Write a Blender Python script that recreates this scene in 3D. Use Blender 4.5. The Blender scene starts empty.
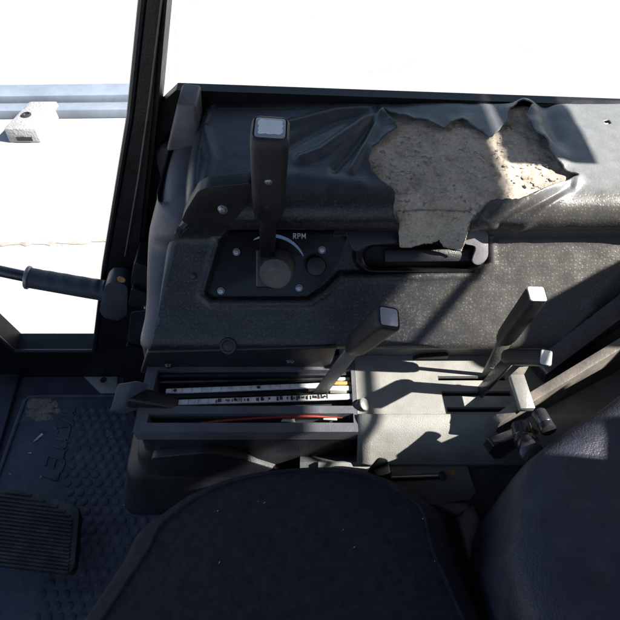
import bpy, bmesh, math, random
import numpy as np
from mathutils import Vector, noise
random.seed(7); rng = np.random.default_rng(3)
S = bpy.context.scene; COL = S.collection
R = math.radians

# ------------------------------------------------------------------ camera
TH = 52.0; F = 310 / math.tan(R(30)); CH = 0.60          # pitch below horizontal, focal in photo pixels, height over the lever deck
cd = bpy.data.cameras.new('camera'); cam = bpy.data.objects.new('camera', cd); COL.objects.link(cam)
cam.location = (0, 0, CH); cam.rotation_euler = (R(90 - TH), 0, 0)
cd.sensor_width = 36; cd.angle = R(60); cd.clip_start = .01; cd.clip_end = 500
S.camera = cam
# ------------------------------------------------------------------ sky, sun, exposure
SUN = Vector((1.15, -0.17, 1.0)).normalized()
w = bpy.data.worlds.new('World'); S.world = w; w.use_nodes = True
nt = w.node_tree
sky = nt.nodes.new('ShaderNodeTexSky'); sky.sky_type = 'NISHITA'; sky.sun_disc = False
sky.sun_elevation = math.asin(SUN.z); sky.sun_rotation = math.atan2(SUN.x, SUN.y)
bg = nt.nodes['Background']; bg.inputs[1].default_value = 0.06
nt.links.new(sky.outputs[0], bg.inputs[0])
sl = bpy.data.lights.new('sun', 'SUN'); sl.energy = 5.0; sl.angle = R(.55); sl.color = (1, .94, .85)
so = bpy.data.objects.new('sun', sl); COL.objects.link(so)
so.rotation_euler = SUN.to_track_quat('Z', 'Y').to_euler(); so.location = (3, -1, 4)
S.view_settings.view_transform = 'Standard'; S.view_settings.look = 'None'
S.view_settings.exposure = 1.6; S.view_settings.gamma = 1

# ------------------------------------------------------------------ measuring helpers (photo pixel -> point on a real surface)
ct, st = math.cos(R(TH)), math.sin(R(TH))
C0 = Vector((0, 0, CH))
def ray(px, py):
    a, b = (px - 310) / F, (py - 310) / F
    return Vector((a, ct - b * st, -st - b * ct))
def onZ(px, py, z): d = ray(px, py); return C0 + d * ((z - CH) / d.z)
def onY(px, py, y): d = ray(px, py); return C0 + d * (y / d.y)
def onX(px, py, x): d = ray(px, py); return C0 + d * (x / d.x)
SLN = Vector((0, -1, 1)).normalized()
def onSlope(px, py, off=0.0):                                # sloping vinyl face, plane z = y - .33
    p0 = Vector((0, .33, 0)) + SLN * off
    d = ray(px, py); return C0 + d * ((p0 - C0).dot(SLN) / d.dot(SLN))
def proj(P):
    P = np.asarray(P, float); x = P[..., 0]; y = P[..., 1]; z = P[..., 2] - CH
    dep = y * ct - z * st; up = y * st + z * ct
    return 310 + F * x / dep, 310 - F * up / dep

# ------------------------------------------------------------------ materials
def mat(name, col, rough=.5, metal=0, var=.25, scale=30, bump=.15, bscale=350, bdist=.0006, rvar=.15, dust=0, dustcol=(.42, .38, .33), spec=.5, col2=None, dscale=9):
    m = bpy.data.materials.new(name); m.use_nodes = True; t = m.node_tree; N = t.nodes; L = t.links
    b = N['Principled BSDF']; b.inputs['Metallic'].default_value = metal; b.inputs['Specular IOR Level'].default_value = spec
    tc = N.new('ShaderNodeTexCoord')
    n1 = N.new('ShaderNodeTexNoise'); n1.inputs['Scale'].default_value = scale; n1.inputs['Detail'].default_value = 6; n1.inputs['Roughness'].default_value = .65
    L.new(tc.outputs['Object'], n1.inputs['Vector'])
    mx = N.new('ShaderNodeMix'); mx.data_type = 'RGBA'
    c2 = col2 or tuple(min(1, c * (1 + 2 * var)) for c in col); c1 = tuple(c * (1 - var) for c in col)
    mr = N.new('ShaderNodeMapRange'); mr.inputs[1].default_value = .3; mr.inputs[2].default_value = .7
    L.new(n1.outputs[0], mr.inputs[0]); L.new(mr.outputs[0], mx.inputs[0])
    mx.inputs[6].default_value = (*c1, 1); mx.inputs[7].default_value = (*c2, 1)
    out = mx.outputs[2]
    if dust > 0:
        n3 = N.new('ShaderNodeTexNoise'); n3.inputs['Scale'].default_value = dscale; n3.inputs['Detail'].default_value = 10; n3.inputs['Roughness'].default_value = .75
        L.new(tc.outputs['Object'], n3.inputs['Vector'])
        r3 = N.new('ShaderNodeMapRange'); r3.inputs[1].default_value = .48; r3.inputs[2].default_value = .75; r3.inputs[4].default_value = dust
        L.new(n3.outputs[0], r3.inputs[0])
        m3 = N.new('ShaderNodeMix'); m3.data_type = 'RGBA'; L.new(r3.outputs[0], m3.inputs[0]); L.new(out, m3.inputs[6]); m3.inputs[7].default_value = (*dustcol, 1)
        out = m3.outputs[2]
    L.new(out, b.inputs['Base Color'])
    rr = N.new('ShaderNodeMapRange'); rr.inputs[3].default_value = max(.03, rough - rvar); rr.inputs[4].default_value = min(1, rough + rvar)
    L.new(n1.outputs[0], rr.inputs[0]); L.new(rr.outputs[0], b.inputs['Roughness'])
    if bump > 0:
        n2 = N.new('ShaderNodeTexNoise'); n2.inputs['Scale'].default_value = bscale; n2.inputs['Detail'].default_value = 4
        L.new(tc.outputs['Object'], n2.inputs['Vector'])
        bp = N.new('ShaderNodeBump'); bp.inputs['Strength'].default_value = bump; bp.inputs['Distance'].default_value = bdist * 4
        L.new(n2.outputs[0], bp.inputs['Height']); L.new(bp.outputs[0], b.inputs['Normal'])
    return m

M = {}
M['black_plastic'] = mat('black_plastic', (.011, .0115, .014), .34, dust=.12, bump=.25, bscale=900)
M['grip_plastic'] = mat('grip_plastic', (.008, .0085, .011), .42, dust=.06, bump=.35, bscale=1400, dscale=25)
M['dark_trim'] = mat('dark_trim', (.013, .0135, .019), .38, dust=.10, bump=.2, bscale=700)
M['pale_trim'] = mat('pale_trim', (.075, .072, .088), .5, dust=.25, bump=.2, bscale=500)
M['gloss_panel'] = mat('gloss_panel', (.006, .006, .008), .3, spec=.28, dust=.05, bump=.08, bscale=600)
M['frame_black'] = mat('frame_black', (.007, .007, .008), .4, dust=.05, spec=.3)
M['grey_plastic'] = mat('grey_plastic', (.235, .238, .228), .5, var=.12, scale=22, dust=.6, dustcol=(.15, .135, .11), dscale=20, bump=.3, bscale=900)
M['grey_plastic_shade'] = mat('grey_plastic_shade', (.085, .09, .105), .45, var=.15, scale=18, dust=.15, bump=.3, bscale=900)  # same plastic as the deck, with the shade darkened into its colour
M['knob_grey'] = mat('knob_grey', (.05, .056, .072), .5, var=.1, bump=.3, bscale=900, dust=.1)
M['wedge_grey'] = mat('wedge_grey', (.085, .095, .12), .5, var=.1, bump=.3, bscale=900, dust=.1)
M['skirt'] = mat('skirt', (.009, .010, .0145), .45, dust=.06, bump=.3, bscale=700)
M['bezel_lit'] = mat('bezel_lit', (.17, .165, .175), .22, var=.15, dust=.2)  # sun glare on the dark bezel, painted as a paler colour
M['pad_edge'] = mat('pad_edge', (.042, .047, .058), .27, var=.2, bump=.15, bscale=700, dust=.1)
M['hub_grey'] = mat('hub_grey', (.04, .04, .042), .5, dust=.35, bump=.3, bscale=900)
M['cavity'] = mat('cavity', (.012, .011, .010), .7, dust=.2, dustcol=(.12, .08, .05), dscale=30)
M['steel'] = mat('steel', (.42, .42, .44), .35, 1, bump=.1)
M['dark_steel'] = mat('dark_steel', (.07, .07, .08), .27, .7, dust=.3, dscale=25, dustcol=(.25, .2, .15))
M['armrest_steel'] = mat('armrest_steel', (.13, .12, .11), .42, .2, dust=.5, dscale=14, dustcol=(.40, .33, .25))
M['pale_steel'] = mat('pale_steel', (.27, .275, .275), .38, .45, var=.1, dust=.3, dscale=40)
M['white_label'] = mat('white_label', (.9, .91, .93), .25, 0, var=.05, bump=0)
M['cap_plate'] = mat('cap_plate', (.62, .63, .64), .32, .15, var=.06, bump=.1)
M['cap_dull'] = mat('cap_dull', (.34, .36, .40), .3, .15, var=.08, bump=.1)
M['ivory'] = mat('ivory', (.62, .60, .53), .5, var=.15, scale=60, dust=.5, dscale=60)
M['tape_white'] = mat('tape_white', (.62, .62, .63), .3, var=.05, dust=.6, dscale=55, dustcol=(.10, .09, .08), bump=0)
M['red_ink'] = mat('red_ink', (.42, .12, .10), .5, bump=0)
M['black_ink'] = mat('black_ink', (.015, .015, .015), .5, bump=0)
M['white_ink'] = mat('white_ink', (.75, .78, .82), .4, bump=0)
M['blue_ink'] = mat('blue_ink', (.42, .56, .75), .35, bump=0, var=.05)
M['red_cable'] = mat('red_cable', (.24, .035, .028), .4)
M['floor_paint'] = mat('floor_paint', (.036, .04, .058), .5, dust=.25, dscale=14, dustcol=(.22, .19, .15))
M['bare_metal'] = mat('bare_metal', (.38, .35, .32), .5, .2, dust=.6, dscale=30, dustcol=(.25, .18, .12))
M['rubber_mat'] = mat('rubber_mat', (.054, .060, .084), .55, dust=.18, dscale=22, bump=.3, bscale=500)
M['mud'] = mat('mud', (.22, .18, .14), .95, var=.4, scale=90, bump=.8, bscale=200, bdist=.002)
M['pedal_rubber'] = mat('pedal_rubber', (.02, .02, .022), .6, dust=.2, dscale=30)
M['seat_fabric'] = mat('seat_fabric', (.028, .029, .038), .85, var=.35, scale=120, bump=.8, bscale=1300, bdist=.001, spec=.2)
M['seat_leather'] = mat('seat_leather', (.022, .024, .040), .50, var=.2, bump=.38, bscale=520, bdist=.0008, dust=.08, dscale=40)
M['concrete'] = mat('concrete', (.355, .35, .345), .9, var=.07, scale=3, bump=.4, bscale=40, bdist=.002)
M['block_concrete'] = mat('block_concrete', (.30, .295, .30), .9, var=.12, scale=12, bump=.6, bscale=60, bdist=.003)
M['joint_dirt'] = mat('joint_dirt', (.26, .225, .20), .95, var=.6, scale=6, bump=.3)
M['blue_steel'] = mat('blue_steel', (.17, .20, .25), .5, .0, var=.15, scale=4, bump=.1)
M['roof_paint'] = mat('roof_paint', (.06, .06, .065), .7)
M['lint'] = mat('lint', (.6, .6, .62), .8, bump=0)
M['rust'] = mat('rust', (.45, .22, .08), .8)

def foam_material():
    m = bpy.data.materials.new('torn_foam'); m.use_nodes = True; t = m.node_tree; N = t.nodes; L = t.links; b = N['Principled BSDF']
    tc = N.new('ShaderNodeTexCoord')
    a = N.new('ShaderNodeTexNoise'); a.inputs['Scale'].default_value = 26; a.inputs['Detail'].default_value = 12; a.inputs['Roughness'].default_value = .75
    c = N.new('ShaderNodeTexNoise'); c.inputs['Scale'].default_value = 330; c.inputs['Detail'].default_value = 6; c.inputs['Roughness'].default_value = .8
    for n in (a, c): L.new(tc.outputs['Object'], n.inputs['Vector'])
    r = N.new('ShaderNodeValToRGB'); e = r.color_ramp.elements
    e[0].position = .30; e[0].color = (.17, .14, .115, 1); e[1].position = .64; e[1].color = (.80, .71, .61, 1)
    k = e.new(.47); k.color = (.63, .55, .465, 1)
    L.new(a.outputs[0], r.inputs[0])
    r2 = N.new('ShaderNodeMapRange'); r2.inputs[1].default_value = .30; r2.inputs[2].default_value = .66; r2.inputs[3].default_value = .68; r2.inputs[4].default_value = 1.15
    L.new(c.outputs[0], r2.inputs[0])
    mu = N.new('ShaderNodeVectorMath'); mu.operation = 'SCALE'; L.new(r.outputs[0], mu.inputs[0]); L.new(r2.outputs[0], mu.inputs['Scale'])
    sp = N.new('ShaderNodeTexNoise'); sp.inputs['Scale'].default_value = 105; sp.inputs['Detail'].default_value = 8; sp.inputs['Roughness'].default_value = .7; L.new(tc.outputs['Object'], sp.inputs['Vector'])
    sm = N.new('ShaderNodeMapRange'); sm.inputs[1].default_value = .56; sm.inputs[2].default_value = .66; sm.inputs[4].default_value = .75; L.new(sp.outputs[0], sm.inputs[0])
    mx = N.new('ShaderNodeMix'); mx.data_type = 'RGBA'; L.new(sm.outputs[0], mx.inputs[0]); L.new(mu.outputs[0], mx.inputs[6]); mx.inputs[7].default_value = (.13, .105, .085, 1)
    L.new(mx.outputs[2], b.inputs['Base Color']); b.inputs['Roughness'].default_value = .95; b.inputs['Specular IOR Level'].default_value = .1
    bp = N.new('ShaderNodeBump'); bp.inputs['Strength'].default_value = .9; bp.inputs['Distance'].default_value = .003; L.new(c.outputs[0], bp.inputs['Height']); L.new(bp.outputs[0], b.inputs['Normal'])
    return m
M['foam'] = foam_material()

def vinyl_material():
    # UV is (x, arc length) in metres: the sloping face carries a speckle of pale dots, the top pad is smoother, greyer and worn
    m = bpy.data.materials.new('worn_vinyl'); m.use_nodes = True; t = m.node_tree; N = t.nodes; L = t.links; b = N['Principled BSDF']
    uv = N.new('ShaderNodeUVMap'); uv.uv_map = 'UVMap'
    sp = N.new('ShaderNodeSeparateXYZ'); L.new(uv.outputs[0], sp.inputs[0])
    def noi(s, d=6, r=.6):
        n = N.new('ShaderNodeTexNoise'); n.inputs['Scale'].default_value = s; n.inputs['Detail'].default_value = d; n.inputs['Roughness'].default_value = r
        L.new(uv.outputs[0], n.inputs['Vector']); return n.outputs[0]
    def mrange(src, a, bb, c=0, d=1):
        n = N.new('ShaderNodeMapRange'); n.interpolation_type = 'SMOOTHSTEP'
        for i, v in enumerate((a, bb, c, d)): n.inputs[i + 1].default_value = v
        L.new(src, n.inputs[0]); return n.outputs[0]
    def math_(op, x, y):
        n = N.new('ShaderNodeMath'); n.operation = op
        for i, v in enumerate((x, y)):
            if hasattr(v, 'links'): L.new(v, n.inputs[i])
            else: n.inputs[i].default_value = v
        return n.outputs[0]
    def mixc(f, c1, c2):
        n = N.new('ShaderNodeMix'); n.data_type = 'RGBA'; L.new(f, n.inputs[0])
        for i, c in ((6, c1), (7, c2)):
            if hasattr(c, 'links'): L.new(c, n.inputs[i])
            else: n.inputs[i].default_value = (*c, 1)
        return n.outputs[2]
    vo = N.new('ShaderNodeTexVoronoi'); vo.voronoi_dimensions = '2D'; vo.inputs['Scale'].default_value = 1 / .0052; vo.inputs['Randomness'].default_value = .62
    L.new(uv.outputs[0], vo.inputs['Vector'])
    dot = mrange(vo.outputs['Distance'], .07, .24, 1, 0)
    big = noi(16, 8, .7); fine = noi(260, 5, .7); mid = noi(60, 6, .7)
    dmask = math_('MULTIPLY', dot, mrange(mid, .42, .60, .05, 1))
    top = mrange(math_('ADD', sp.outputs[1], math_('MULTIPLY', big, .03)), .222, .262)      # past the ridge of the pad
    dmask = math_('MULTIPLY', dmask, mrange(top, 0, 1, 1, .12))
    worn_lit = mrange(sp.outputs[0], .06, .30)                     # rear half paler: dust and wear plus sunlight put into the colour
    base = mixc(big, (.008, .0085, .0115), (.020, .020, .022))
    base = mixc(math_('MULTIPLY', mrange(fine, .5, .72), .35), base, (.16, .155, .145))
    base = mixc(math_('MULTIPLY', worn_lit, .45), base, (.115, .11, .10))
    base = mixc(math_('MULTIPLY', dmask, mrange(worn_lit, 0, 1, .22, .5)), base, (.20, .195, .18))
    topc = mixc(mid, (.034, .039, .050), (.056, .061, .073))
    topw_lit = mixc(mid, (.13, .14, .155), (.23, .24, .25))
    topc = mixc(worn_lit, topc, topw_lit)
    topc = mixc(math_('MULTIPLY', dmask, .4), topc, (.28, .28, .27))
    colr = mixc(top, base, topc)
    L.new(colr, b.inputs['Base Color'])
    L.new(mrange(mid, .3, .7, .26, .46), b.inputs['Roughness'])
    bp = N.new('ShaderNodeBump'); bp.inputs['Strength'].default_value = .38; bp.inputs['Distance'].default_value = .0011
    hh = math_('SUBTRACT', math_('MULTIPLY', fine, .8), math_('MULTIPLY', dot, .25)); L.new(hh, bp.inputs['Height']); L.new(bp.outputs[0], b.inputs['Normal'])
    return m
M['vinyl'] = vinyl_material()

def glass_material():
    m = bpy.data.materials.new('window_glass'); m.use_nodes = True; t = m.node_tree; N = t.nodes; L = t.links
    N.remove(N['Principled BSDF']); o = N['Material Output']
    tr = N.new('ShaderNodeBsdfTransparent'); tr.inputs[0].default_value = (.93, .95, .95, 1)
    gl = N.new('ShaderNodeBsdfGlossy'); gl.inputs['Roughness'].default_value = .02
    fr = N.new('ShaderNodeFresnel'); fr.inputs[0].default_value = 1.35
    mx = N.new('ShaderNodeMixShader'); L.new(fr.outputs[0], mx.inputs[0]); L.new(tr.outputs[0], mx.inputs[1]); L.new(gl.outputs[0], mx.inputs[2]); L.new(mx.outputs[0], o.inputs[0])
    return m
M['glass'] = glass_material()

# ------------------------------------------------------------------ object helpers
WL = {}
def thing(name, label, cat, loc=(0, 0, 0), group=None):
    o = bpy.data.objects.new(name, None); COL.objects.link(o); o.empty_display_size = .05
    o.location = loc; WL[o.name] = Vector(loc)
    o['label'] = label; o['category'] = cat
    if group: o['group'] = group
    return o
def tag(o, label, cat, group=None):
    o['label'] = label; o['category'] = cat
    if group: o['group'] = group
    return o
def obj(name, bm, m, parent=None, smooth=True, sharp=35, kind=None, loc=None):
    """links a bmesh given in world coordinates as one mesh object"""
    off = WL[parent.name] if parent else Vector(loc or (0, 0, 0))
    if off.length > 0: bmesh.ops.translate(bm, verts=bm.verts, vec=-off)
    me = bpy.data.meshes.new(name)
    bmesh.ops.recalc_face_normals(bm, faces=bm.faces) if smooth != 'keep' else None
    bm.to_mesh(me); bm.free()
    ms = m if isinstance(m, list) else [m]
    for q in ms: me.materials.append(M[q] if isinstance(q, str) else q)
    if smooth:
        me.polygons.foreach_set('use_smooth', [True] * len(me.polygons))
        try: me.set_sharp_from_angle(angle=R(sharp))
        except Exception: pass
    o = bpy.data.objects.new(name, me); COL.objects.link(o)
    if parent: o.parent = parent
    else: o.location = off
    WL[o.name] = off.copy()
    if kind: o['kind'] = kind
    return o
def NB(): return bmesh.new()
def hexa(bm, lo, hi, bevel=0, seg=2):
    """box between two quads of points"""
    a = [bm.verts.new(p) for p in lo]; b = [bm.verts.new(p) for p in hi]; n = len(a)
    fs = [bm.faces.new(a[::-1]), bm.faces.new(b)] + [bm.faces.new((a[i], a[(i + 1) % n], b[(i + 1) % n], b[i])) for i in range(n)]
    if bevel:
        bm.normal_update()
        es = list({e for f in fs for e in f.edges})
        bmesh.ops.bevel(bm, geom=es, offset=bevel, segments=seg, profile=.5, affect='EDGES', clamp_overlap=True)
    return bm
def prism(bm, pts, vec, bevel=0, seg=2):
    vec = Vector(vec); return hexa(bm, [Vector(p) for p in pts], [Vector(p) + vec for p in pts], bevel, seg)
def frame_of(a, hint=Vector((1, 0, 0))):
    a = a.normalized(); u = hint - a * hint.dot(a)
    if u.length < 1e-4: u = Vector((0, 1, 0)) - a * a.y
    u.normalize(); return a, u, a.cross(u)
def bar(bm, p0, p1, w0, d0, w1=None, d1=None, bevel=0, seg=2, hint=Vector((1, 0, 0))):
    p0, p1 = Vector(p0), Vector(p1); w1 = w0 if w1 is None else w1; d1 = d0 if d1 is None else d1
    a, u, v = frame_of(p1 - p0, hint)
    q = lambda p, w_, d_: [p + u * (sx * w_ / 2) + v * (sy * d_ / 2) for sx, sy in ((-1, -1), (1, -1), (1, 1), (-1, 1))]
    return hexa(bm, q(p0, w0, d0), q(p1, w1, d1), bevel, seg)
def rings(bm, rs, cap=True, closed=True):
    V = [[bm.verts.new(p) for p in r] for r in rs]; n = len(V[0])
    for i in range(len(V) - 1):
        for j in range(n if closed else n - 1):
            bm.faces.new((V[i][j], V[i][(j + 1) % n], V[i + 1][(j + 1) % n], V[i + 1][j]))
    if cap and closed: bm.faces.new(V[0][::-1]); bm.faces.new(V[-1])
    return V
def lathe(bm, p0, axis, prof, n=28, hint=Vector((1, 0, 0))):
    """prof = (radius, height along axis)"""
    a, u, v = frame_of(Vector(axis), hint); p0 = Vector(p0)
    rings(bm, [[p0 + a * h + (u * math.cos(2 * math.pi * k / n) + v * math.sin(2 * math.pi * k / n)) * max(r, 1e-5) for k in range(n)] for r, h in prof])
    return bm
def catmull(pts, n=8):
    P = [Vector(p) for p in pts]; P = [P[0] * 2 - P[1]] + P + [P[-1] * 2 - P[-2]]; out = []
    for i in range(1, len(P) - 2):
        for k in range(n):
            t = k / n; a, b, c, d = P[i - 1:i + 3]
            out.append(.5 * ((2 * b) + (c - a) * t + (2 * a - 5 * b + 4 * c - d) * t * t + (3 * b - a - 3 * c + d) * t ** 3))
    return out + [P[-2]]
def tube(bm, path, r, n=12):
    path = [Vector(p) for p in path]; m_ = len(path); rs = []
    u = None
    for i, p in enumerate(path):
        d = (path[min(i + 1, m_ - 1)] - path[max(i - 1, 0)]).normalized()
        if u is None: _, u, v = frame_of(d, Vector((0, 0, 1)))
        else:
            u = (u - d * u.dot(d)).normalized()
        v = d.cross(u); rr = r[i] if isinstance(r, (list, tuple)) else r
        rs.append([p + (u * math.cos(2 * math.pi * k / n) + v * math.sin(2 * math.pi * k / n)) * rr for k in range(n)])
    rings(bm, rs); return bm
def round_poly(pts, r, seg=5):
    """rounds the corners of a planar polygon of Vectors"""
    out = []; n = len(pts)
    for i in range(n):
        p, a, b = pts[i], pts[i - 1], pts[(i + 1) % n]
        ra = min(r, (a - p).length * .45); rb = min(r, (b - p).length * .45)
        A = p + (a - p).normalized() * ra; B = p + (b - p).normalized() * rb
        for k in range(seg + 1):
            t = k / seg; out.append(A * (1 - t) ** 2 + p * (2 * t * (1 - t)) + B * t * t)
    return out
def screw(parent, p, n, r=.0042, m='steel', name='screw'):
    n = Vector(n).normalized(); bm = NB()
    lathe(bm, p, n, [(r * 1.35, -.001), (r * 1.35, .0004), (r * 1.2, .0012), (r, .0012), (r, .0018), (r * .8, .0028), (r * .42, .003), (r * .4, .0016), (.0001, .0016)], 18)
    return obj(name, bm, m, parent)
def inpoly(px, py, poly):
    poly = np.asarray(poly, float); x0, y0 = poly[:, 0], poly[:, 1]; x1, y1 = np.roll(x0, -1), np.roll(y0, -1)
    ins = np.zeros(px.shape, bool)
    for a, b, c, d in zip(x0, y0, x1, y1):
        if b == d: continue
        cond = ((b > py) != (d > py)) & (px < (c - a) * (py - b) / (d - b) + a); ins ^= cond
    return ins
def distpoly(px, py, poly, closed=True):
    poly = np.asarray(poly, float); best = np.full(px.shape, 1e9)
    rngi = range(len(poly)) if closed else range(len(poly) - 1)
    for i in rngi:
        a = poly[i]; b = poly[(i + 1) % len(poly)]; d = b - a; L2 = d @ d + 1e-9
        t = np.clip(((px - a[0]) * d[0] + (py - a[1]) * d[1]) / L2, 0, 1)
        best = np.minimum(best, np.hypot(px - a[0] - t * d[0], py - a[1] - t * d[1]))
    return best
def jag(poly, amp=1.0, step=1.6):
    out = []
    P = np.asarray(poly, float)
    for i in range(len(P)):
        a, b = P[i], P[(i + 1) % len(P)]; L_ = np.hypot(*(b - a)); n = max(1, int(L_ / step))
        for k in range(n):
            t = k / n; p = a + (b - a) * t; nz = noise.noise(Vector((p[0] * .13, p[1] * .13, 5))) * 1.6 + noise.noise(Vector((p[0] * .5, p[1] * .5, 1)))
            nn = np.array([-(b - a)[1], (b - a)[0]]) / (L_ + 1e-9); out.append(p + nn * amp * nz * (0 if k == 0 else 1))
    return np.array(out)

# ------------------------------------------------------------------ SETTING: ground outside, cab floor, roof
bm = NB(); bmesh.ops.create_grid(bm, x_segments=2, y_segments=2, size=120)
bmesh.ops.translate(bm, verts=bm.verts, vec=(0, 0, -1.6)); obj('ground', bm, 'concrete', kind='structure')
GZ = -1.6
bm = NB()                                                   # dirt line along a slab joint
pa = [onZ(x, 243 - (x * .045) + random.uniform(-1.2, 1.2), GZ + .004) for x in range(-160, 150, 6)]
pb = [onZ(x, 246.5 - (x * .045) + random.uniform(-1.6, 1.6), GZ + .004) for x in range(-160, 150, 6)]
rings(bm, [pa, pb], closed=False); obj('ground_joint', bm, 'joint_dirt', kind='structure')

FZ = -.45
bm = NB(); prism(bm, [(-1.1, -.6, FZ), (.9, -.6, FZ), (.9, .645, FZ), (-1.1, .645, FZ)], (0, 0, -.03)); obj('floor', bm, 'floor_paint', kind='structure', smooth=False)
# cab roof over the seat; its rear edge draws the edge of the shade across the console
RX = 1.252
bm = NB(); hexa(bm, [(-.75, -.75, 1.08), (RX, -.75, 1.08), (RX, .72, 1.08), (-.75, .72, 1.08)], [(-.75, -.75, 1.14), (RX - .07, -.75, 1.14), (RX - .07, .72, 1.14), (-.75, .72, 1.14)], .012)
obj('roof', bm, 'roof_paint', kind='structure')
# unseen rear wall and bars, added and shaped to shade the rear console
bm = NB(); prism(bm, [Vector((.80, y, z)) for y, z in ((-.72, -.5), (-.72, .80), (.115, .80), (.12, .575), (.172, .56), (.178, .50), (.243, .50), (.252, .40), (.27, .395), (.285, .51), (.33, .545), (.40, .485), (.45, .44), (.72, .40), (.72, -.5))], (.05, 0, 0), .01, 3)
obj('rear_shade_wall', bm, 'roof_paint', kind='structure')
bm = NB(); tube(bm, [(.88, -.6, .70), (.88, .345, .70)], .0065, 10); tube(bm, [(.80, .46, .645), (.80, .72, .645)], .033, 16)
obj('rear_shade_bars', bm, 'roof_paint', kind='structure')

# lower walls of the cab on the door side and in front (behind and beside the viewer)
bm = NB(); prism(bm, [(-.85, -.75, -.48), (.80, -.75, -.48), (.80, -.75, .25), (-.85, -.75, .05)], (0, -.03, 0)); prism(bm, [(-.90, -.72, -.48), (-.90, .60, -.48), (-.90, .60, -.25), (-.90, -.72, -.05)], (-.03, 0, 0)); obj('cab_walls', bm, 'roof_paint', kind='structure')

# ------------------------------------------------------------------ outside: concrete block and steel rails
b0 = onZ(26, 143, GZ)
t = thing('concrete_block', 'weathered concrete block with cut corners standing on the bright yard outside the window', 'concrete block', b0)
sc = (b0 - C0).length / F
bm = NB()
def blk(xa, xb, ya, yb, z): return [Vector((b0.x + xa, b0.y + ya, GZ + z)), Vector((b0.x + xb, b0.y + ya, GZ + z)), Vector((b0.x + xb + .05, b0.y + yb, GZ + z)), Vector((b0.x + xa + .07, b0.y + yb, GZ + z))]
hexa(bm, blk(-.115, .105, 0, .36, 0), blk(-.115, .10, .01, .35, .105), .012)
obj('block_body', bm, 'block_concrete', t)
bm = NB(); prism(bm, [(b0.x - .05, b0.y - .003, GZ + .018), (b0.x + .055, b0.y - .003, GZ + .018), (b0.x + .055, b0.y - .003, GZ + .045), (b0.x - .05, b0.y - .003, GZ + .045)], (0, .01, 0))
obj('drain_slot', bm, 'black_ink', t)
bm = NB(); lathe(bm, (b0.x - .01, b0.y + .17, GZ + .105), (0, 0, 1), [(.035, -.004), (.035, .006), (.024, .012), (.022, .003), (.001, .003)], 16); obj('lifting_eye', bm, 'dark_steel', t)
for k, (ya, yb, h, lab) in enumerate(((120, 117.5, .07, 'low blue grey steel rail lying behind the concrete block in the yard'), (110, 107, .10, 'taller blue grey steel beam lying farthest back in the yard beyond the window'))):
    A = onZ(-300, ya + 3, GZ); B = onZ(140 if k else 230, ya - 3, GZ)
    bm = NB(); dY = Vector((0, .10 + .06 * k, 0))
    hexa(bm, [A, B, B + dY, A + dY], [A + Vector((0, 0, h)), B + Vector((0, 0, h)), B + dY + Vector((0, 0, h)), A + dY + Vector((0, 0, h))], .008)
    tag(obj('steel_rail', bm, 'blue_steel', loc=A), lab, 'steel rail', 'steel rails lying in the yard')

# ------------------------------------------------------------------ window with frame, at the right-hand cab wall (plane y = .66)
WY = .66
t = thing('cab_window', 'black framed cab window with cut lower corner showing the sunlit yard', 'window', onY(100, 350, WY))
inner = [onY(x, y, WY) for x, y in ((153, -70), (134, 104), (108, 255), (97, 341), (18, 341), (-42, 285), (-130, 200), (-130, -70))]
outer = [onY(x, y, WY) for x, y in ((180, -110), (161, 104), (146, 235), (128, 376), (-4, 376), (-85, 300), (-170, 215), (-170, -110))]
bm = NB(); n = len(inner)
lay = []
for dy, s in ((-.030, 0), (-.030, 1), (-.016, 2), (.012, 2)):
    pass
io = [p + Vector((0, -.028, 0)) for p in inner]; oo = [p + Vector((0, -.034, 0)) for p in outer]
ib = [p + Vector((0, .02, 0)) for p in inner]; ob_ = [p + Vector((0, .02, 0)) for p in outer]
V = [[bm.verts.new(p) for p in r] for r in (ib, io, oo, ob_)]
for i in range(4):
    for j in range(n): bm.faces.new((V[i][j], V[i][(j + 1) % n], V[(i + 1) % 4][(j + 1) % n], V[(i + 1) % 4][j]))
bmesh.ops.recalc_face_normals(bm, faces=bm.faces)
bmesh.ops.bevel(bm, geom=[e for e in bm.edges if all(v in V[1] or v in V[2] for v in e.verts)], offset=.006, segments=2, affect='EDGES')
obj('frame', bm, 'frame_black', t)
bm = NB()                                                  # rubber seal bead round the glass
for a, b in ((inner[0], inner[1]), (inner[1], inner[2]), (inner[2], inner[3]), (inner[3], inner[4]), (inner[4], inner[5])):
    tube(bm, [a + Vector((0, -.026, 0)), b + Vector((0, -.026, 0))], .0045, 8)
obj('seal', bm, 'dark_trim', t)
bm = NB(); tube(bm, [onY(170, -70, WY - .036), onY(149, 104, WY - .036), onY(138, 180, WY - .036), onY(125, 256, WY - .036)], .0012, 6); obj('trim_line', bm, 'armrest_steel', t)
bm = NB(); bm.faces.new([bm.verts.new(p + Vector((0, .004, 0))) for p in inner]); obj('pane', bm, 'glass', t, smooth=False)
# cab side wall below and right of the window
bm = NB(); prism(bm, [onY(-200, 376, WY + .001), onY(128, 376, WY + .001), onY(146, 235, WY + .001), onY(161, 104, WY + .001), onY(176, 90, WY + .001), (.75, WY + .014, .18), (.75, WY + .001, -.6), (-1.0, WY + .001, -.6)], (0, .018, 0))
obj('wall', bm, 'frame_black', kind='structure', smooth=False)

# ------------------------------------------------------------------ SIDE CONSOLE
sw = thing('side_window', 'clear glass side window standing behind the whole console', 'window', (.3, .70, .2))
bm = NB(); prism(bm, [(-.2, .698, .1), (.78, .698, .1), (.78, .698, 1.05), (-.05, .698, 1.05)], (0, .004, 0)); obj('pane', bm, 'glass', sw, smooth=False)
con = thing('side_console', 'vinyl covered side console with torn pad top and speckled sloping face', 'console', (0, .40, 0))
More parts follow.
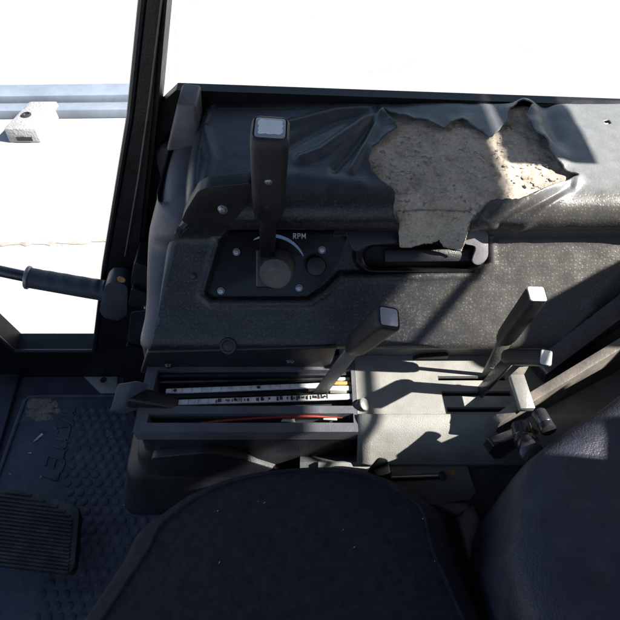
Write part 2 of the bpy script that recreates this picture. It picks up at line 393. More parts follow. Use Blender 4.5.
# profile (y, z) from the lower edge of the sloping face to the back of the pad top
prof = [(.392, .030), (.380, .034), (.377, .040), (.381, .050), (.40, .070), (.43, .100), (.455, .125), (.466, .137), (.4685, .146), (.466, .156), (.4605, .166), (.460, .180), (.468, .194), (.484, .2015), (.51, .203), (.56, .204), (.62, .204), (.652, .2035), (.666, .200), (.671, .19), (.672, .15)]
pv = [Vector((0, y, z)) for y, z in prof]
dense = catmull(pv, 10)
seg = [0.]
for a, b in zip(dense, dense[1:]): seg.append(seg[-1] + (b - a).length)
seg = np.array(seg); DY = np.array([p.y for p in dense]); DZ = np.array([p.z for p in dense])
STEP = .0012
NT = int(seg[-1] / STEP); T = np.linspace(0, seg[-1], NT)
PY = np.interp(T, seg, DY); PZ = np.interp(T, seg, DZ)
ty = np.gradient(PY, T); tz = np.gradient(PZ, T); L_ = np.hypot(ty, tz); NYv, NZv = -tz / L_, ty / L_     # outward normal
# left edge of the face: x measured at a few heights
edge_px = [(.034, 148), (.05, 152), (.10, 164), (.137, 175), (.166, 184), (.194, 196)]
def leftX(y, z):
    pxl = np.interp(z, [e[0] for e in edge_px], [e[1] for e in edge_px])
    dep = y * ct - (z - CH) * st; x = (pxl - 310) * dep / F
    back = np.clip((y - .484) / .18, 0, 1); return x * (1 - back) + back * (-.128) if z > .19 else x
XL = np.array([leftX(y, z) for y, z in zip(PY, PZ)])
k_ = np.where(T > T[np.argmax(PZ > .2035)])[0]
XR = .56; NX = int((XR + .14) / STEP)
U = np.linspace(0, 1, NX)
GX = XL[:, None] * (1 - U)[None] + XR * U[None]
GY = np.repeat(PY[:, None], NX, 1); GZ_ = np.repeat(PZ[:, None], NX, 1); GT = np.repeat(T[:, None], NX, 1)
PXp, PYp = proj(np.stack([GX, GY, GZ_], -1))
tear = jag([(383, 111), (392, 120), (398, 129), (385, 137), (372, 149), (369, 160), (371, 168), (380, 178), (390, 186), (397, 193), (394, 206), (395, 217), (399, 224), (400, 234), (468, 236), (472, 220), (490, 200), (515, 199), (532, 196), (548, 188), (562, 184), (577, 178), (566, 172), (556, 165), (549, 155), (545, 144), (535, 136), (530, 127), (524, 118), (532, 108), (520, 105), (509, 110), (507, 122), (500, 130), (492, 137), (480, 131), (468, 124), (462, 120), (452, 123), (444, 129), (436, 126), (424, 121), (408, 119), (398, 117)], .9)
hole2 = jag([(604, 121), (609, 120), (611, 123), (606, 124)], .4, 1)
recess = [(212, 299), (205, 293), (221, 239), (229, 231), (352, 229), (487, 225), (489, 262), (478, 272), (372, 274), (340, 274), (326, 288), (310, 299)]
H = np.zeros_like(GX)
# folds: (polyline in the photo, width px, height m)
folds = [([(378, 112), (352, 130), (320, 152), (300, 160)], 5, .0045), ([(378, 112), (360, 140), (335, 168)], 4.5, -.0035), ([(380, 114), (366, 145), (352, 170)], 4, .0035), ([(376, 110), (340, 118), (300, 138), (280, 150)], 5, -.003), ([(370, 109), (335, 112), (290, 124)], 4, .003),
         ([(575, 179), (540, 193), (505, 212), (488, 222)], 5, .0026), ([(570, 187), (535, 205), (500, 226)], 4, -.0028), ([(580, 181), (545, 208), (515, 232)], 4.5, .002), ([(525, 104), (535, 130), (560, 160)], 10, .004), ([(545, 104), (556, 140)], 8, -.003),
         ([(260, 180), (300, 176), (360, 182)], 7, .0015), ([(205, 130), (212, 160), (205, 185)], 6, .003), ([(590, 300), (620, 270), (660, 235)], 8, .002)]
for ln, wd, hh in folds:
    d = distpoly(PXp, PYp, ln, closed=False); H += 1.5 * hh * np.exp(-(d / wd) ** 2)
nz = np.array([[noise.noise(Vector((x * 14, t_ * 14, 2.))) + .5 * noise.noise(Vector((x * 45, t_ * 45, 7.))) for x in np.linspace(-.25, .6, 130)] for t_ in np.linspace(0, T[-1], 70)])
def samp(x, t_):
    i = np.clip(t_ / T[-1] * 69, 0, 68.999); j = np.clip((x + .25) / .85 * 129, 0, 128.999); i0 = i.astype(int); j0 = j.astype(int); fi = i - i0; fj = j - j0
    return nz[i0, j0] * (1 - fi) * (1 - fj) + nz[i0 + 1, j0] * fi * (1 - fj) + nz[i0, j0 + 1] * (1 - fi) * fj + nz[i0 + 1, j0 + 1] * fi * fj
NZZ = samp(GX, GT)
H += .0014 * NZZ * np.clip((GT - .02) / .03, 0, 1) * np.clip((T[-1] - GT) / .05, 0, 1)
dT = distpoly(PXp, PYp, tear); inT = inpoly(PXp, PYp, tear) | inpoly(PXp, PYp, hole2)
lift = .5 + 1.1 * np.clip(NZZ + .35, 0, 1)
H += np.where(inT, .0035, .0030 * np.exp(-dT / 4) * lift) * np.where(GT > .15, 1, 0)
inR = inpoly(PXp, PYp, recess); dR = distpoly(PXp, PYp, recess)
sd = np.where(inR, -dR, dR)
H += .0022 * np.exp(-((sd - 4) / 4.0) ** 2) * (GT < .16)                    # rolled lip
H += -.009 * np.clip((-sd + 1) / 4, 0, 1) * (GT < .175)
VX, VY, VZ = GX, GY + NYv[:, None] * H, GZ_ + NZv[:, None] * H
def grid_mesh(name, VX, VY, VZ, keep, m, parent, uvx, uvt, solid=0):
    nt_, nx_ = VX.shape
    off = WL[parent.name]
    P = np.stack([VX - off.x, VY - off.y, VZ - off.z], -1).reshape(-1, 3)
    idx = np.arange(nt_ * nx_).reshape(nt_, nx_)
    q = np.stack([idx[:-1, :-1], idx[:-1, 1:], idx[1:, 1:], idx[1:, :-1]], -1)
    kf = keep[:-1, :-1] & keep[:-1, 1:] & keep[1:, 1:] & keep[1:, :-1]
    q = q[kf]; used = np.unique(q); remap = -np.ones(nt_ * nx_, int); remap[used] = np.arange(len(used)); q = remap[q]
    ed = np.sort(np.concatenate([q[:, [0, 1]], q[:, [1, 2]], q[:, [2, 3]], q[:, [3, 0]]]), 1)
    ue, cn = np.unique(ed, axis=0, return_counts=True); be = ue[cn == 1]; Q = P[used].copy()      # ease the torn outlines
    rim_ = np.zeros(nt_ * nx_, bool).reshape(nt_, nx_); rim_[1:-1, 1:-1] = True; rim_ = rim_.reshape(-1)[used]
    for _ in range(4):
        acc = np.zeros_like(Q); ct_ = np.zeros(len(Q)); np.add.at(acc, be[:, 0], Q[be[:, 1]]); np.add.at(acc, be[:, 1], Q[be[:, 0]]); np.add.at(ct_, be.reshape(-1), 1)
        k2 = (ct_ == 2) & rim_; Q[k2] = .5 * Q[k2] + .25 * acc[k2]
    me = bpy.data.meshes.new(name); me.from_pydata(Q.tolist(), [], q.tolist())
    uvl = me.uv_layers.new(name='UVMap')
    uu = np.stack([uvx.reshape(-1)[used], uvt.reshape(-1)[used]], -1)
    uvl.data.foreach_set('uv', uu[q.reshape(-1)].reshape(-1).astype(np.float32))
    me.polygons.foreach_set('use_smooth', [True] * len(me.polygons)); me.materials.append(M[m])
    o = bpy.data.objects.new(name, me); COL.objects.link(o); o.parent = parent; WL[o.name] = off.copy()
    if solid:
        md = o.modifiers.new('thickness', 'SOLIDIFY'); md.thickness = solid; md.offset = -1
    return o
cut = inpoly(PXp, PYp, [(216, 293), (212, 290), (226, 240), (231, 235), (335, 233), (318, 283), (308, 293)]) | inpoly(PXp, PYp, [(366, 247), (478, 243), (480, 262), (470, 268), (372, 269), (364, 262)])
cut &= (GT < .165)
grid_mesh('vinyl_cover', VX, VY, VZ, ~inT & ~cut, 'vinyl', con, GX, GT, .0016)
# padding under the tear
sub = (slice(np.searchsorted(T, .15), NT - 4), slice(np.searchsorted(GX[-1], .01), np.searchsorted(GX[-1], .46)))
nf = np.array([[noise.fractal(Vector((x * 60, t_ * 60, 3.)), 1.0, 2.0, 5) + .8 * noise.fractal(Vector((x * 18, t_ * 18, 9.)), 1.0, 2.0, 3) for x in GX[-1][sub[1]][::2]] for t_ in T[sub[0]][::2]])
nf = np.repeat(np.repeat(nf, 2, 0), 2, 1)[:GX[sub].shape[0], :GX[sub].shape[1]]
hf = -.0042 + .0016 * nf
fx, fy, fz = GX[sub], (GY + 0)[sub] + NYv[sub[0], None] * hf, GZ_[sub] + NZv[sub[0], None] * hf
pad = (dT[sub] < 10) | inT[sub] | (distpoly(PXp[sub], PYp[sub], hole2) < 6)
foam = grid_mesh('foam_padding', fx, fy, fz, pad, 'foam', con, fx, GT[sub])
cr = NB(); ii, jj = np.where(inT[sub] & (dT[sub] > 3))                 # loose flakes and crumbs of the padding
for k in rng.choice(len(ii), 420, replace=False):
    i_, j_ = ii[k], jj[k]; p = Vector((fx[i_, j_], fy[i_, j_], fz[i_, j_])); nn_ = Vector((0, NYv[sub[0]][i_], NZv[sub[0]][i_])); r = float(rng.gamma(2.0, .0007)) + .0004
    a_, u_, v_ = frame_of(nn_ + Vector(rng.normal(0, .25, 3)))
    top_ = [p + a_ * (r * .5) + (u_ * math.cos(t_) * rng.uniform(.5, 1.4) + v_ * math.sin(t_) * rng.uniform(.4, 1.1)) * r for t_ in np.linspace(0, 2 * math.pi, 7)[:-1]]
    hexa(cr, [q - a_ * r * .8 for q in top_], top_)
o = obj('foam_crumbs', cr, 'foam', con, sharp=20); o['kind'] = 'stuff'
# torn backing hanging over the recess
bm = NB(); flap = jag([(398, 220), (399, 235), (399, 246), (411, 247), (424, 243), (432, 243), (439, 239), (444, 247), (452, 248), (461, 252), (466, 240), (470, 222), (475, 211), (440, 210), (397, 211)], .8)
gx = np.arange(394, 480, .8); gy = np.arange(208, 256, .8)
A, B = np.meshgrid(gx, gy); ins = inpoly(A, B, flap)
P3 = {}
for i in range(A.shape[0]):
    for j in range(A.shape[1]):
        b_ = B[i, j]; k_ = float(np.clip((b_ - 214) / 14, 0, 1)); yy = .4655 - .0055 * k_ - k_ * .002 * math.sin(A[i, j] * .11) + (.3 + k_) * .0025 * noise.noise(Vector((A[i, j] * .08, b_ * .08, 0))) - .003 * float(np.clip((b_ - 230) / 20, 0, 1))
        P3[i, j] = bm.verts.new(onY(A[i, j], b_, yy))
for i in range(A.shape[0] - 1):
    for j in range(A.shape[1] - 1):
        if ins[i, j] and ins[i + 1, j] and ins[i, j + 1] and ins[i + 1, j + 1]: bm.faces.new((P3[i, j], P3[i, j + 1], P3[i + 1, j + 1], P3[i + 1, j]))
bmesh.ops.delete(bm, geom=[v for v in bm.verts if not v.link_faces], context='VERTS')
o = obj('torn_backing', bm, 'foam', con, sharp=180); md = o.modifiers.new('thickness', 'SOLIDIFY'); md.thickness = .0022
# front corner of the console (pale strip facing the door) lofted off the left edge of the face
bm = NB(); rs = []; band = []
for i in list(range(2, int(NT * .95), 4)):
    e = Vector((XL[i], PY[i], PZ[i])); z = PZ[i]
    wv = float(np.interp(z, [.03, .07, .14, .2], [.012, .017, .030, .042])); f = float(np.clip((PY[i] - .474) / .03, 0, 1)); f = f * f * (3 - 2 * f)
    if PZ[i] < .15: f = 0
    g_ = float(np.clip((T[i] - .05) / .14, 0, 1)); g_ = g_ * g_ * (3 - 2 * g_)
    e2 = e + Vector((-.017, .004, -.024)) * g_
    if g_ > 0: band.append([e + Vector((.004, 0, -.0016 * g_))] + [e + Vector((-.017 * a, .004 * a, -.024 * b)) * g_ for a, b in ((.0, -.03), (.25, .01), (.55, .14), (.8, .42), (.96, .75), (1, 1.1))])
    cx = [(0, 0), (-.18, -.02), (-.42, .06), (-.68, .22), (-.88, .5), (-1.0, .95), (-1.02, 2.5), (-1.02, 6)]
    rs.append([e2 + Vector((wv * a, (wv * b + .001) * (1 - f), -wv * .12 * abs(a) * (1 - f) - wv * max(0, b) * f - .0006 * f)) for a, b in cx])
bq = NB(); rings(bq, band, closed=False); obj('pad_edge', bq, 'pad_edge', con, sharp=180)
e0 = rs[0]; rs.insert(0, [p + Vector((-.02 - .004 * k, .01, -.25)) for k, p in enumerate(e0)])
for r_ in rs:
    for p in r_: p.y = min(p.y, .655)
rings(bm, rs, closed=False); obj('side_trim', bm, 'pale_trim', con, sharp=180)
# moulded corner cap at the front of the pad
def padfront(px, py, off=0.0):
    y = .4585 - off
    return onY(px, py, y)
cap_poly = [(181, 221), (186, 210), (197, 192), (207, 187), (251, 183), (252, 192), (246, 206), (236, 219), (224, 227), (190, 226)]
bm = NB(); prism(bm, round_poly([padfront(x, y, .015) for x, y in cap_poly], .004, 4), (.001, .016, .002), .006, 4)
o = obj('corner_cap', bm, 'black_plastic', con); screw(o, padfront(223, 209, .015) + Vector((0, -.0008, 0)), (0, -1, .15))
bm = NB(); prism(bm, [onY(x, y, .600) for x, y in ((166, 152), (199, 149), (196, 106), (177, 104))], (0, .05, 0), .004, 3)
obj('end_trim', bm, 'pale_trim', con)
bm = NB(); prism(bm, [(-.125, .648, .2045), (.070, .650, .2055), (.085, .664, .200), (.56, .667, .198), (.56, .677, .198), (-.135, .677, .203)], (0, 0, -.03), .002); obj('rear_trim', bm, 'dark_trim', con)
bm = NB(); prism(bm, [onY(x, y, .374) for x, y in ((147, 352), (338, 347), (331, 366), (326, 372), (140, 374))], (0, .012, 0), .003, 3); lst = obj('lower_strip', bm, 'black_plastic', con)
for x, y in ((169, 366), (290, 362)): screw(lst, onY(x, y, .3738), (0, -1, 0), .0042, 'dark_steel')
screw(con, onSlope(193, 276, .0012), SLN, .003, 'dark_steel')
bm = NB(); lathe(bm, onSlope(228, 346, .0005), SLN, [(.011, -.001), (.010, .0012), (.0075, .0014), (.0065, 0), (.004, .0004), (.0001, .001)], 24); obj('plug', bm, 'dark_trim', con)
# body of the console under the skin, so nothing is hollow
bm = NB(); prism(bm, [(-.17, .41, .03), (-.13, .50, .15), (-.13, .645, .18), (-.17, .645, -.44), (-.17, .41, -.44)], (.73, 0, 0)); obj('body', bm, 'cavity', con, smooth=False)

# ---- dial panel
pan_poly = [(211, 297), (207, 292), (224, 238), (231, 232), (350, 230), (336, 266), (322, 284), (307, 297)]
bm = NB(); prism(bm, round_poly([onSlope(x, y, -.006) for x, y in pan_poly], .006, 4), -SLN * .006, .001, 2)
pan = obj('dial_panel', bm, 'gloss_panel', con)
for x, y in ((236.5, 252), (221, 291), (322, 250), (299, 288)): screw(pan, onSlope(x, y, -.0058), SLN, .0036)
O = lambda x, y, o=-.0056: onSlope(x, y, o)
uS = Vector((1, 0, 0)); vS = Vector((0, 1, 1)).normalized()
c = O(271, 272, -.0055)
bm = NB(); arc = []
for k in range(25):
    a = R(118 - k * 92 / 24); wv = .0010 + .0030 * math.sin(math.pi * k / 24) ** .7
    arc.append((c + (uS * math.cos(a) + vS * math.sin(a)) * (.0445 + wv / 2), c + (uS * math.cos(a) + vS * math.sin(a)) * (.0445 - wv / 2)))
V = [[bm.verts.new(a[i] + SLN * .0004) for a in arc] for i in (0, 1)]
for k in range(24): bm.faces.new((V[0][k], V[0][k + 1], V[1][k + 1], V[1][k]))
obj('dial_arc', bm, 'blue_ink', pan)
bm = NB(); q0 = O(293.5, 236, -.0050)
glyph = {'R': (((0, 0), (0, 1)), ((0, 1), (.6, .95)), ((.6, .95), (.6, .55)), ((.6, .55), (0, .5)), ((.25, .5), (.7, 0))), 'P': (((0, 0), (0, 1)), ((0, 1), (.6, .95)), ((.6, .95), (.6, .5)), ((.6, .5), (0, .45))), 'M': (((0, 0), (0, 1)), ((0, 1), (.45, .3)), ((.45, .3), (.9, 1)), ((.9, 1), (.9, 0)))}
for ch, ox in (('R', 0), ('P', 1.15), ('M', 2.25)):
    for n_s, (p_, q_) in enumerate(glyph[ch]):
        A_, B_ = (q0 + uS * ((ox + z_[0]) * .0046) + vS * ((z_[1] - .5) * .0058) + SLN * (.00006 * n_s) for z_ in (p_, q_)); d_ = (B_ - A_).normalized() * .0004
        bar(bm, A_ - d_, B_ + d_, .0003, .0010, hint=SLN)
obj('lettering', bm, 'white_ink', pan, smooth=False)
bm = NB(); lathe(bm, O(316, 266), SLN, [(.0125, 0), (.0125, .008), (.0112, .011), (.009, .0118), (.0001, .012)], 32)
kn = obj('knob', bm, 'black_plastic', pan)

# ---- pull handle pocket
bm = NB()
def race(x0, x1, y0, y1, off, n=10, tilt=0):
    ym = (y0 + y1) / 2; r = (y1 - y0) / 2; rx = r * 1.05; pts = []
    for k in range(n + 1): a = math.pi / 2 + math.pi * k / n; pts.append((x0 + rx + rx * math.cos(a), ym - r * math.sin(a)))
    for k in range(n + 1): a = -math.pi / 2 + math.pi * k / n; pts.append((x1 - rx + rx * math.cos(a), ym - r * math.sin(a)))
    return [onSlope(x, y, off) for x, y in pts]
rings(bm, [race(352, 487, 236, 274, -.008), race(354, 486, 238, 273, -.002), race(357, 485, 240, 272, .001), race(360, 483, 243, 271, .0012), race(363, 481, 245, 269, -.001), race(365, 480, 247, 267, -.022), race(372, 472, 250, 264, -.026)], cap=False)
bm.faces.new([bm.verts.new(p) for p in race(371, 473, 249.5, 264.5, -.0262)])
hp = obj('handle_pocket', bm, 'gloss_panel', con)
bm = NB(); bar(bm, onSlope(384, 256, -.010), onSlope(470, 255, -.008), .016, .008, bevel=.003, hint=vS); obj('pull_bar', bm, 'black_plastic', hp)
bm = NB(); prism(bm, round_poly([onSlope(x, y, .0) for x, y in ((344, 231), (398, 228), (398, 243), (368, 245), (358, 252), (352, 250))], .006, 3), SLN * .005, .0025, 2); obj('bezel', bm, 'dark_trim', hp)
bm = NB(); prism(bm, round_poly([onSlope(x, y, .001) for x, y in ((462, 227), (482, 226), (487, 232), (487, 258), (478, 266), (470, 262), (476, 246), (462, 244))], .006, 3), SLN * .005, .002, 2); obj('bezel', bm, 'bezel_lit', hp)

# ------------------------------------------------------------------ LEVER GATE (slotted housing in front of the console)
gate = thing('lever_gate', 'slotted lever gate with paper scales at one end and pale grey deck', 'lever gate', (0, .33, -.1))
def plate(bm, xs, ys, holes, z, th):
    xs = sorted(set(xs)); ys = sorted(set(ys)); cell = {}
    full = lambda i, j: 0 <= i < len(xs) - 1 and 0 <= j < len(ys) - 1 and not any(h[0] < (xs[i] + xs[i + 1]) / 2 < h[1] and h[2] < (ys[j] + ys[j + 1]) / 2 < h[3] for h in holes)
    vc = {}
    def vv(i, j, k):
        if (i, j, k) not in vc: vc[i, j, k] = bm.verts.new((xs[i], ys[j], z - th * k))
        return vc[i, j, k]
    for i in range(len(xs) - 1):
        for j in range(len(ys) - 1):
            if not full(i, j): continue
            bm.faces.new((vv(i, j, 0), vv(i + 1, j, 0), vv(i + 1, j + 1, 0), vv(i, j + 1, 0)))
            bm.faces.new((vv(i, j, 1), vv(i, j + 1, 1), vv(i + 1, j + 1, 1), vv(i + 1, j, 1)))
            for (di, dj, a, b) in ((-1, 0, (i, j + 1), (i, j)), (1, 0, (i + 1, j), (i + 1, j + 1)), (0, -1, (i, j), (i + 1, j)), (0, 1, (i + 1, j + 1), (i, j + 1))):
                if not full(i + di, j + dj): bm.faces.new((vv(*a, 0), vv(*a, 1), vv(*b, 1), vv(*b, 0)))
Yf, Yb = onZ(400, 411, 0).y, .392
XD0 = onZ(356, 388, 0).x
slots = []
for (xa, xb, ya, yb) in ((438, 560, 376, 380.5), (442, 560, 391, 396), (447, 560, 407, 412)):
    a = onZ(xa, (ya + yb) / 2, 0); slots.append((a.x, a.x + .088, onZ(400, yb, 0).y, onZ(400, ya, 0).y))
Yf = min(Yf, slots[2][2] - .004)
bm = NB()
plate(bm, [XD0, .56] + [s[0] for s in slots] + [s[1] for s in slots], [Yf, Yb] + [s[2] for s in slots] + [s[3] for s in slots], slots, 0, .006)
bmesh.ops.bevel(bm, geom=[e for e in bm.edges if len(e.link_faces) == 2 and e.calc_face_angle(0) > 1], offset=.0012, segments=2, affect='EDGES')
deck = obj('deck', bm, 'grey_plastic', gate)
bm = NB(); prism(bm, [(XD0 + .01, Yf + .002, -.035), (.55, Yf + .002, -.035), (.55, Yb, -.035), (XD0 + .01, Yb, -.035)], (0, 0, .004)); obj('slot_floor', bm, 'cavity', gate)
# rounded front of the deck
XF0 = -.01
pf = catmull([Vector((0, y, z)) for y, z in ((Yf, -.0002), (Yf - .007, -.0014), (Yf - .017, -.007), (Yf - .026, -.017), (Yf - .0345, -.029), (Yf - .044, -.046))], 5)
bm = NB(); rings(bm, [[Vector((x, p.y, p.z)) for p in pf] for x in np.linspace(XD0 - .0005, .56, 30)], closed=False)
o = obj('deck_front', bm, 'grey_plastic', gate, sharp=180)
md = o.modifiers.new('thickness', 'SOLIDIFY'); md.thickness = .004; md.offset = 1
yfp = Yf - .042
# riser strip between deck and the vinyl edge
bm = NB(); prism(bm, [(XD0 - .02, .3925, -.004), (.56, .3925, -.004), (.56, .3925, .036), (XD0 - .02, .3925, .036)], (0, .006, 0)); obj('riser', bm, 'armrest_steel', gate)
a, b = onY(395, 362, .391), onY(447, 352, .391)
bm = NB(); prism(bm, [onY(398, 360, .391), onY(446, 360, .391), onY(448, 352, .391), onY(420, 354, .391)], (0, -.006, 0), .0015); obj('lever_shadow', bm, 'black_plastic', gate)  # black patch standing in for a lever's cast shadow on the riser
# lower front plate with slide slot
LN = Vector((0, -.70, .71)).normalized()                     # the lower plate leans back like the slope above it
def P2(x, y, d=0):
    p0 = Vector((0, Yf - .046, -.047)) + LN * d; r_ = ray(x, y); return C0 + r_ * ((p0 - C0).dot(LN) / r_.dot(LN))
bm = NB(); prism(bm, [P2(318, 463), P2(466, 462), P2(476, 492), P2(470, 500), P2(318, 520)], -LN * .006, .001); lp = obj('lower_plate', bm, 'grey_plastic', gate)
bm = NB(); prism(bm, [P2(342, 478, .001), P2(444, 473.5, .001), P2(445, 479, .001), P2(342, 484, .001)], LN * .0006); obj('slide_slot', bm, 'cavity', lp)
bm = NB(); lathe(bm, P2(452, 472.5, .0), LN, [(.004, 0), (.0038, .001), (.0001, .0012)], 14); obj('rust_spot', bm, 'rust', lp)
bm = NB(); bar(bm, P2(350, 479, .003), P2(440, 475.5, .003), .004, .002, hint=Vector((0, 0, 1)), bevel=.0008); obj('slide_bar', bm, 'ivory', lp)
bm = NB(); lathe(bm, P2(442, 475.5, .003), LN, [(.005, 0), (.005, .006), (.004, .008), (.0001, .008)], 14); obj('slide_knob', bm, 'black_plastic', lp)
bm = NB(); prism(bm, [P2(300, 462, -.009), P2(700, 462, -.009), P2(700, 640, -.009), P2(300, 640, -.009)], -LN * .03); obj('lower_body', bm, 'grey_plastic_shade', gate)
# moulded rib right of the lower plate
bm = NB()
rs = []
for x0, x1, z in ((495, 530, -.068), (493, 530, -.09), (490, 530, -.13), (486, 530, -.2)):
    pass
# ---- slot box on the left
XB0 = onZ(134, 427, 0).x; YB0 = onZ(150, 432, 0).y; YB1 = .3925; XB1 = XD0 - .0005
zr = 0.0
xin0 = onZ(149, 412, 0).x; xin1 = onZ(352, 390, 0).x; yin0 = onZ(200, 423, 0).y; yin1 = onZ(200, 370, 0).y
yr0, yr1 = onZ(200, 413.5, 0).y, onZ(200, 406, 0).y
bm = NB()
plate(bm, [XB0, xin0, xin1, XB1], [YB0, yin0, yr0, yr1, yin1, YB1], [(xin0, xin1, yin0, yr0), (xin0, xin1, yr1, yin1)], .0005, .022)
bmesh.ops.bevel(bm, geom=[e for e in bm.edges if len(e.link_faces) == 2 and e.calc_face_angle(0) > 1], offset=.0022, segments=3, affect='EDGES')
obj('rim', bm, 'grey_plastic_shade', gate)
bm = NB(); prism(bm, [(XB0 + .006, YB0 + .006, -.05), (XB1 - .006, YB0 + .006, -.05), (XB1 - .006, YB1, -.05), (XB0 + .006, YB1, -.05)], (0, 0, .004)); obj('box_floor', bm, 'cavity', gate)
# housing below the rim, flaring in steps towards the floor
bm = NB()
def hring(e, z, ef=None):
    ef = e if ef is None else ef
    return round_poly([Vector((XB0 - e, YB0 - ef, z)), Vector((XD0 + .002, YB0 - ef * .6, z)), Vector((XD0 + .002, YB1, z)), Vector((XB0 - e, YB1, z))], .012 + e * .35, 5)
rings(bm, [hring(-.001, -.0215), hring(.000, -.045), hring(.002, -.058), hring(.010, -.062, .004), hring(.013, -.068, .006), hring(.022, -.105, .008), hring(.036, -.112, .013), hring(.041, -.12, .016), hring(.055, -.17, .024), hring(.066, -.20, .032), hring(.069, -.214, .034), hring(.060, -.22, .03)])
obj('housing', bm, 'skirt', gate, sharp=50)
bm = NB(); prism(bm, round_poly([onY(x, y, YB0 - .012) for x, y in ((150, 458), (205, 453), (240, 459), (284, 472), (292, 500), (170, 500))], .01, 4), (0, .02, 0), .004, 3); obj('front_pad', bm, 'skirt', gate)
# inner rails and the two scales
SC = lambda x, y, z=-.004: onZ(x, y, z)
def strip(name, x0, y0, x1, y1, wpx, z, m, th=.003, bev=.0006):
    bm = NB(); a, b = SC(x0, y0, z), SC(x1, y1, z); wv = abs(SC(x0, y0 + wpx, z).y - a.y)
    bar(bm, a, b, th, wv, bevel=bev, hint=Vector((0, 0, 1))); return obj(name, bm, m, gate), a, b, wv
strip('rail', 150, 376.5, 352, 374.5, 3, -.008, 'dark_trim', .006)
strip('rail', 150, 383, 352, 379, 2.2, -.010, 'dark_steel', .005)
strip('rail', 152, 398, 352, 393, 3.5, -.010, 'frame_black', .006)
s1, a1, b1, w1 = strip('paper_scale', 166, 391.5, 322, 385.5, 4.6, -.005, 'tape_white')
s2, a2, b2, w2 = strip('paper_scale', 172, 403, 354, 396.5, 5.4, -.004, 'tape_white')
for s_, a_, b_, w_, step in ((s1, a1, b1, w1, .0125), (s2, a2, b2, w2, .0125)):
    bm = NB(); d = (b_ - a_); L2 = d.length; d.normalize(); nn = Vector((-d.y, d.x, 0)); k = .008
    while k < L2 - .03:
        p = a_ + d * k + Vector((0, 0, .0019)); prism(bm, [p - nn * w_ * .42, p - nn * w_ * .42 + d * .0006, p + nn * w_ * .42 + d * .0006, p + nn * w_ * .42], (0, 0, .0002)); k += step
    obj('tick_marks', bm, 'red_ink', s_)
bm = NB(); d = (b2 - a2).normalized(); nn = Vector((-d.y, d.x, 0))          # scuffed print along the lower scale
k = .055
while k < .20:
    if random.random() < .75:
        ln = random.uniform(.001, .0032); h0 = random.uniform(-.1, .1); hh = random.uniform(.15, .42)
        p = a2 + d * k + nn * (w2 * h0) + Vector((0, 0, .0019)); prism(bm, [p - nn * w2 * hh, p + d * ln - nn * w2 * hh, p + d * (ln * .8) + nn * w2 * hh, p + nn * w2 * hh], (0, 0, .0003))
    k += random.uniform(.0018, .0042)
obj('worn_print', bm, 'black_ink', s2)
bm = NB()
for q in (.012, .118):
    p = a1 + (b1 - a1).normalized() * q + Vector((0, 0, .0019)); lathe(bm, p, (0, 0, 1), [(.0022, 0), (.0022, .0004), (.0001, .0004)], 10)
obj('worn_print', bm, 'black_ink', s1)
# stacked stop blocks at the rear end of the scales
for (x0, x1, y0, y1, z, m) in ((330, 350, 377, 380, -.006, 'ivory'), (334, 352, 381, 384.5, -.004, 'rust'), (328, 351, 385.5, 390, -.003, 'ivory'), (330, 349, 390.5, 393, -.005, 'pale_steel')):
    bm = NB(); a = [SC(x0, y1, z), SC(x1, y1, z), SC(x1, y0, z), SC(x0, y0, z)]; prism(bm, a, (0, 0, -.006), .001); obj('stop_block', bm, m, gate)
# red cable lying in the cavity
bm = NB(); tube(bm, catmull([onZ(x, y, z) for x, y, z in ((160, 430, -.04), (205, 423, -.014), (240, 419.5, -.008), (280, 417, -.007), (310, 416, -.007), (345, 417, -.012))], 8), .0019, 10)
tag(obj('cable', bm, 'red_cable', loc=onZ(280, 418, -.018)), 'thin red cable lying inside the open slot of the lever gate', 'cable')
bm = NB()
for (x, y) in ((288, 421), (322, 416.5), (312, 414), (330, 419)):
    p = onZ(x, y, -.014); prism(bm, [p + Vector((-.009, -.002, 0)), p + Vector((.009, -.0024, 0)), p + Vector((.008, .002, 0)), p + Vector((-.007, .002, 0))], (0, 0, .003), .0008)
obj('cable_clip', bm, 'ivory', gate)

# ------------------------------------------------------------------ LEVERS
def grip_parts(root, p0, p1, w0, d0, w1, d1, m_cap, hint=Vector((1, 0, 0)), bev=.005, lab=(.7, .62), gm='grip_plastic'):
    """moulded grip from p0 to p1 with a framed plate on its end"""
    p0, p1 = Vector(p0), Vector(p1); a, u, v = frame_of(p1 - p0, hint)
    bm = NB(); rs = []
    for t_, s in ((0, .72), (.04, .84), (.10, .86), (.12, .93), (.3, .96), (.9, 1.0), (.97, .99), (1.0, .90)):
        wv = (w0 + (w1 - w0) * t_) * s; dv = (d0 + (d1 - d0) * t_) * s; r = min(bev, wv * .3); p = p0 + (p1 - p0) * t_
        rs.append(round_poly([p + u * (sx * wv / 2) + v * (sy * dv / 2) for sx, sy in ((-1, -1), (1, -1), (1, 1), (-1, 1))], bev * 1.7, 4))
    top = p1 + a * .0004
    rs.append(round_poly([top + u * (sx * w1 * lab[0] / 2 * 1.1) + v * (sy * d1 * lab[1] / 2 * 1.1) for sx, sy in ((-1, -1), (1, -1), (1, 1), (-1, 1))], bev, 4))
    rs.append(round_poly([top - a * .0016 + u * (sx * w1 * lab[0] / 2 * 1.05) + v * (sy * d1 * lab[1] / 2 * 1.05) for sx, sy in ((-1, -1), (1, -1), (1, 1), (-1, 1))], bev, 4))
    rings(bm, rs); g = obj('grip', bm, gm, root, sharp=50)
    bm = NB(); prism(bm, round_poly([top - a * .0018 + u * (sx * w1 * lab[0] / 2) + v * (sy * d1 * lab[1] / 2) for sx, sy in ((-1, -1), (1, -1), (1, 1), (-1, 1))], bev * .8, 4), a * .0022, .0006)
    obj('end_plate', bm, m_cap, g)
    return g, a, u, v
